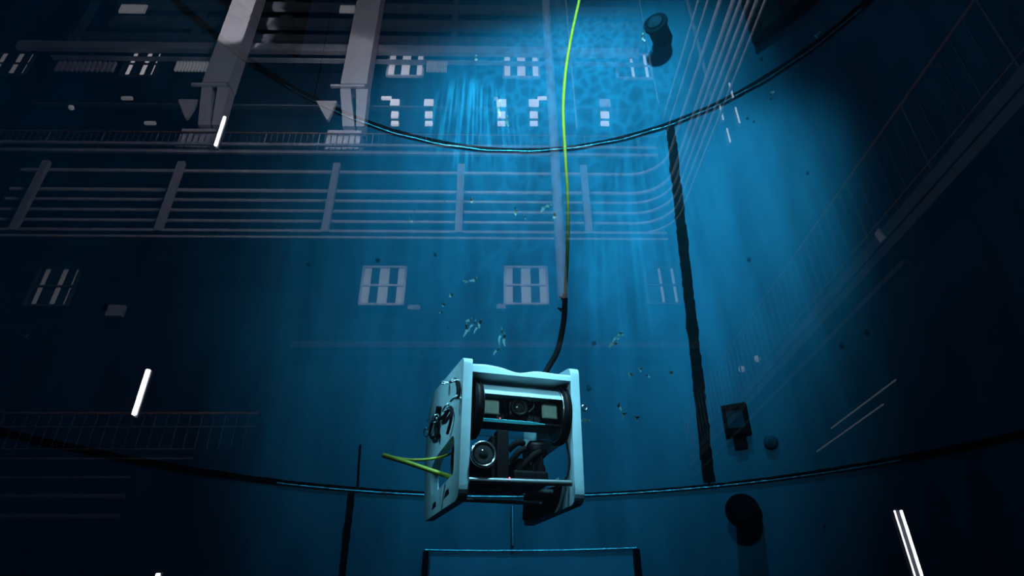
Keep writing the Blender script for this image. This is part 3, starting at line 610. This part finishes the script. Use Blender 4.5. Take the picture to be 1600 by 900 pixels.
rpart('indicator', MB().lathe(L(.13, ay-.084, azz-.056), -by, [(0, .0022), (.002, .0018)], 8), M_RED)
# lamp with silver bezel, under the tube
lx, lz = .060, -.090
lampo = rpart('front_light', MB().lathe(L(lx, .0, lz), by, [(0, .038), (.01, .046), (.16, .046), (.18, .03)], 32), M_BLACK)
rpart('bezel', MB().ring(L(lx, -.002, lz), by, .044, .0065, 40, 10), M_STEEL, lampo)
rpart('reflector', MB().lathe(L(lx, -.004, lz), by, [(0, .034), (.001, .034), (.006, .02), (.010, .010)], 28), M_BOARD, lampo)
rpart('light_lens', MB().lathe(L(lx, .004, lz), -by, [(0, .026), (.006, .022), (.011, .012), (.013, .004)], 24), M_LENS, lampo)
rpart('glint_bead', MB().lathe(L(lx-.014, -.012, lz+.010), -by, [(0, .004), (.002, .003)], 8), M_STEEL, lampo)
# dark machinery between the plates
rpart('valve_block', MB().box(L, .105, .175, .06, .20, -.165, .0), M_BLACK, bevel=.006)
rpart('mounting_post', MB().box(L, .12, .165, .03, .08, -.17, .015), M_BLACK, bevel=.004)
rpart('thruster', MB().lathe(L(.20, .12, -.115), bx, [(0, .03), (.02, .048), (.11, .05), (.13, .03)], 28), M_BLACK)
rpart('thruster_nozzle', MB().lathe(L(.26, .10, -.035), bx, [(0, .02), (.01, .035), (.06, .038), (.075, .024)], 28), M_BLACK)
rpart('motor_bracket', MB().box(L, .27, .318, .07, .20, -.175, -.02), M_BLACK, bevel=.008)
rpart('motor_foot', MB().box(L, .19, .328, .05, .2, -.178, -.125), M_BLACK, bevel=.01)
for (a, b) in (((.175, -.05), (.235, -.02)), ((.18, -.10), (.24, -.04)), ((.235, -.11), (.30, -.05))):
    rpart('hose', MB().tube(spline([L(a[0], .07, a[1]), L((a[0]+b[0])/2, .05, (a[1]+b[1])/2+.01), L(b[0], .07, b[1])], 8), .012, 10), M_RUB)
rpart('side_thruster', MB().ring(L(.04, .36, -.015), bx, .075, .014, 36, 8), M_BLACK)
rpart('side_thruster_hub', MB().lathe(L(.02, .36, -.015), bx, [(0, .012), (.01, .025), (.06, .025), (.08, .012)], 20), M_BLACK)
for i in range(3):
    t_ = math.radians(90+i*120)
    c0 = L(.04, .36+.02*math.cos(t_), -.015+.02*math.sin(t_)); c1 = L(.045, .36+.075*math.cos(t_), -.015+.075*math.sin(t_))
    rpart('thruster_spoke', MB().tube([c0, c1], [.012, .008], 8), M_BLACK)
rpart('rear_cylinder', MB().lathe(L(.10, .42, -.07), bx, [(0, .05), (.24, .05)], 24), M_BLACK)
# cross bars
rpart('cross_bar', MB().tube([L(.012, .02, -.180), L(.405, .02, -.172)], .0115, 14), M_ALU)
rpart('cross_bar', MB().tube([L(.012, .22, -.172), L(.405, .22, -.165)], .010, 12), M_ALU)
rpart('cross_bar', MB().tube([L(.012, .36, -.186), L(.405, .36, -.186)], .008, 12), M_ALU)
rpart('skid_tray', MB().box(L, .02, .30, .10, .34, -.165, -.158), M_BLACK)
rpart('clip', MB().box(L, .318, .372, .22, .26, -.152, -.142), M_STEEL, bevel=.002)
rpart('clip', MB().hexa([L(.372, .12, -.150), L(.395, .12, -.140), L(.395, .14, -.140), L(.372, .14, -.150), L(.372, .12, -.142), L(.395, .12, -.128), L(.395, .14, -.128), L(.372, .14, -.142)]), M_STEEL)
rpart('indicator', MB().lathe(L(.16, .005, -.168), -by, [(0, .003), (.002, .0025)], 8), M_RED)
# black cable loop seen in the opening of the right plate
rpart('inner_cable', MB().tube(spline([L(.405, .05, .0), L(.410, .04, -.07), L(.405, .04, -.12), L(.385, .04, -.158), L(.335, .05, -.17)], 10), .0045, 8), M_RUB)
# shackles and straps on the outer face of the left plate (y, z, ring radius)
def shackle(y_, z_, tilt=0.0):
    c = L(-.030, y_, z_)
    s_ = rpart('shackle', MB().tube([L(-.022, y_, z_), L(-.046, y_, z_)], .0065, 10), M_STEEL)
    pts = [L(-.046+.012*math.cos(a)-.002, y_+.02*math.sin(a), z_+.013*math.sin(a+tilt)) for a in [2*math.pi*i/14 for i in range(14)]]
    rpart('shackle_bow', MB().tube(pts, .0042, 8, closed=True), M_STEEL, s_)
    return s_
SH = ((.27, .270), (.07, .208), (.035, .125), (.19, .137), (.44, .165), (.66, .165))
for i, (y_, z_) in enumerate(SH): shackle(y_, z_, i*.7)
def strap(pts, r=.008): rpart('strap', MB().tube(spline([L(-.034, y_, z_) for y_, z_ in pts], 8), r, 8), M_RUB)
strap(((.06, .200), (.03, .16), (.035, .125))); strap(((.17, .135), (.15, .09), (.18, .06), (.22, .04)), .006); strap(((.20, .14), (.30, .135), (.42, .16)), .009)
strap(((.44, .22), (.47, .17), (.46, .11), (.43, .085)), .013); strap(((.46, .19), (.58, .20), (.66, .165)), .008); strap(((.66, .160), (.60, .125), (.48, .10)), .007)
rpart('eye_bolt', MB().ring(L(.478, .02, .125), by, .011, .003, 20, 8), M_STEEL, rp_)
rpart('eye_bolt_shank', MB().tube([L(.456, .02, .125), L(.470, .02, .125)], .003, 8), M_STEEL, rp_)

# tether: yellow cable from above, black bend protector at its lower end
def on_plane(px, py, yy):
    d = R_*(px-800)-U_*(py-450)+F_*990; o0 = O+by*yy; return CAM+d*((o0-CAM).dot(by)/d.dot(by))
tp = [on_plane(px, py, .30) for px, py in ((917, -60), (905, 0), (893, 55), (884, 110), (880, 170), (883, 240), (887, 310), (887, 380), (883, 464))]
te = build('tether_cable', MB().tube(spline(tp, 10), [.0095]*(8*10+1), 10), M_YEL, None, label='long thin yellow tether cable rising from the vehicle', cat='cable')
bp_ = [on_plane(px, py, .30) for px, py in ((883, 460), (881, 500), (872, 545), (858, 572), (846, 592))]
sl = build('bend_protector', MB().tube(spline(bp_, 8), [.0135]*(4*8+1), 10), M_RUB, te, label='black lower sleeve of the tether')
for px, py in ((882, 466), (880, 484)):
    c = on_plane(px, py, .30); build('cable_tie', MB().ring(c, bz, .015, .004, 16, 6).tube([c-bx*.012, c-bx*.028+bz*.006], .005, 6), M_BLACK, te)
yl = [on_plane(px, py, yy) for px, py, yy in ((706, 708, .40), (690, 714, .36), (665, 718, .34), (636, 718, .33), (598, 711, .33))]
y2 = [on_plane(px, py, yy) for px, py, yy in ((598, 711, .33), (640, 724, .30), (675, 736, .28), (700, 744, .27), (712, 750, .27))]
lo_ = spline(yl, 8); lo2 = spline(y2, 8)
cb = build('yellow_line', MB().tube(lo_, .0055, 8), M_YEL, None, label='bent yellow line looping out of the vehicle left plate', cat='line')
build('lower_strand', MB().tube(lo2, .0095, 8), M_YEL, cb)

# drifting flakes and curls in the water
def at_depth(px, py, dist):
    d = (R_*(px-800)-U_*(py-450)+F_*990).normalized(); return CAM+d*dist
for px, py, ln, ang in ((740, 437, 14, 25), (728, 440, 9, -20), (705, 461, 8, 50), (693, 476, 6, 70), (689, 488, 6, 40), (728, 515, 22, 75), (738, 508, 24, 60), (745, 512, 20, 70), (750, 505, 14, 80), (733, 500, 12, 30), (782, 525, 30, 85), (788, 530, 22, 95), (776, 548, 16, 55), (963, 530, 30, 40), (968, 524, 18, 55), (958, 538, 14, 30), (850, 326, 16, 40), (857, 322, 10, 20), (866, 337, 10, 80), (806, 332, 10, 75), (737, 313, 9, 90), (820, 340, 8, 110), (642, 345, 9, 120), (1001, 577, 8, 70), (985, 585, 7, 30), (1012, 587, 7, 130), (1048, 582, 5, 10), (968, 635, 16, 100), (975, 648, 10, 60), (915, 657, 14, 5), (995, 653, 7, 60), (1277, 55, 12, 60), (1205, 145, 6, 0), (40, 525, 6, -30), (780, 170, 26, 88), (793, 190, 20, 92), (744, 92, 8, 90), (1005, 60, 12, 100)):
    c = at_depth(px, py, 4.3+random.random()*1.2); s = 4.8/990; a = math.radians(ang); n = 7; u = R_*math.cos(a)+U_*math.sin(a); v = -R_*math.sin(a)+U_*math.cos(a)
    mb = MB(); vs0 = []; w_ = random.uniform(1.8, 3.2)*s
    for i in range(n):
        t_ = i/(n-1)-.5; cc = c+u*t_*ln*s+v*math.sin(t_*6+px)*ln*s*.06+F_*math.cos(t_*7)*.02; ww = w_*(1-abs(t_)*1.2)
        vs0 += [cc-v*ww-F_*.004, cc+v*ww-F_*.004, cc+v*ww+F_*.004, cc-v*ww+F_*.004]
    fs = [(4*i+j, 4*i+(j+1) % 4, 4*i+4+(j+1) % 4, 4*i+4+j) for i in range(n-1) for j in range(4)]+[(0, 1, 2, 3), (4*n-4, 4*n-3, 4*n-2, 4*n-1)]
    mb.add(vs0, fs)
    place = ('in the loose cluster above the vehicle left of the tether' if 680 < px < 800 and 430 < py < 560 else 'in the clump right of the black sleeve' if 950 < px < 975 and py < 560 else 'scattered right of the vehicle' if px > 900 and py > 560 else
             'beside the tether among the mirrored pipes' if 800 < px < 870 and py > 300 else 'left of the tether among the mirrored pipes' if px < 800 and 300 < py < 430 else 'near the upper weld under the mirrored windows' if px < 900 and py < 200 else {1277: 'above the upper weld at upper right', 1205: 'just under the upper weld, right of the vertical one', 40: 'alone in the dark at far left', 1005: 'just left of the upper black pipe stub'}[px])
    build('drifting_flake', mb, M_FLAKE, None, label='tiny pale curled flake '+place, cat='flake', group='pale flakes drifting in the water')
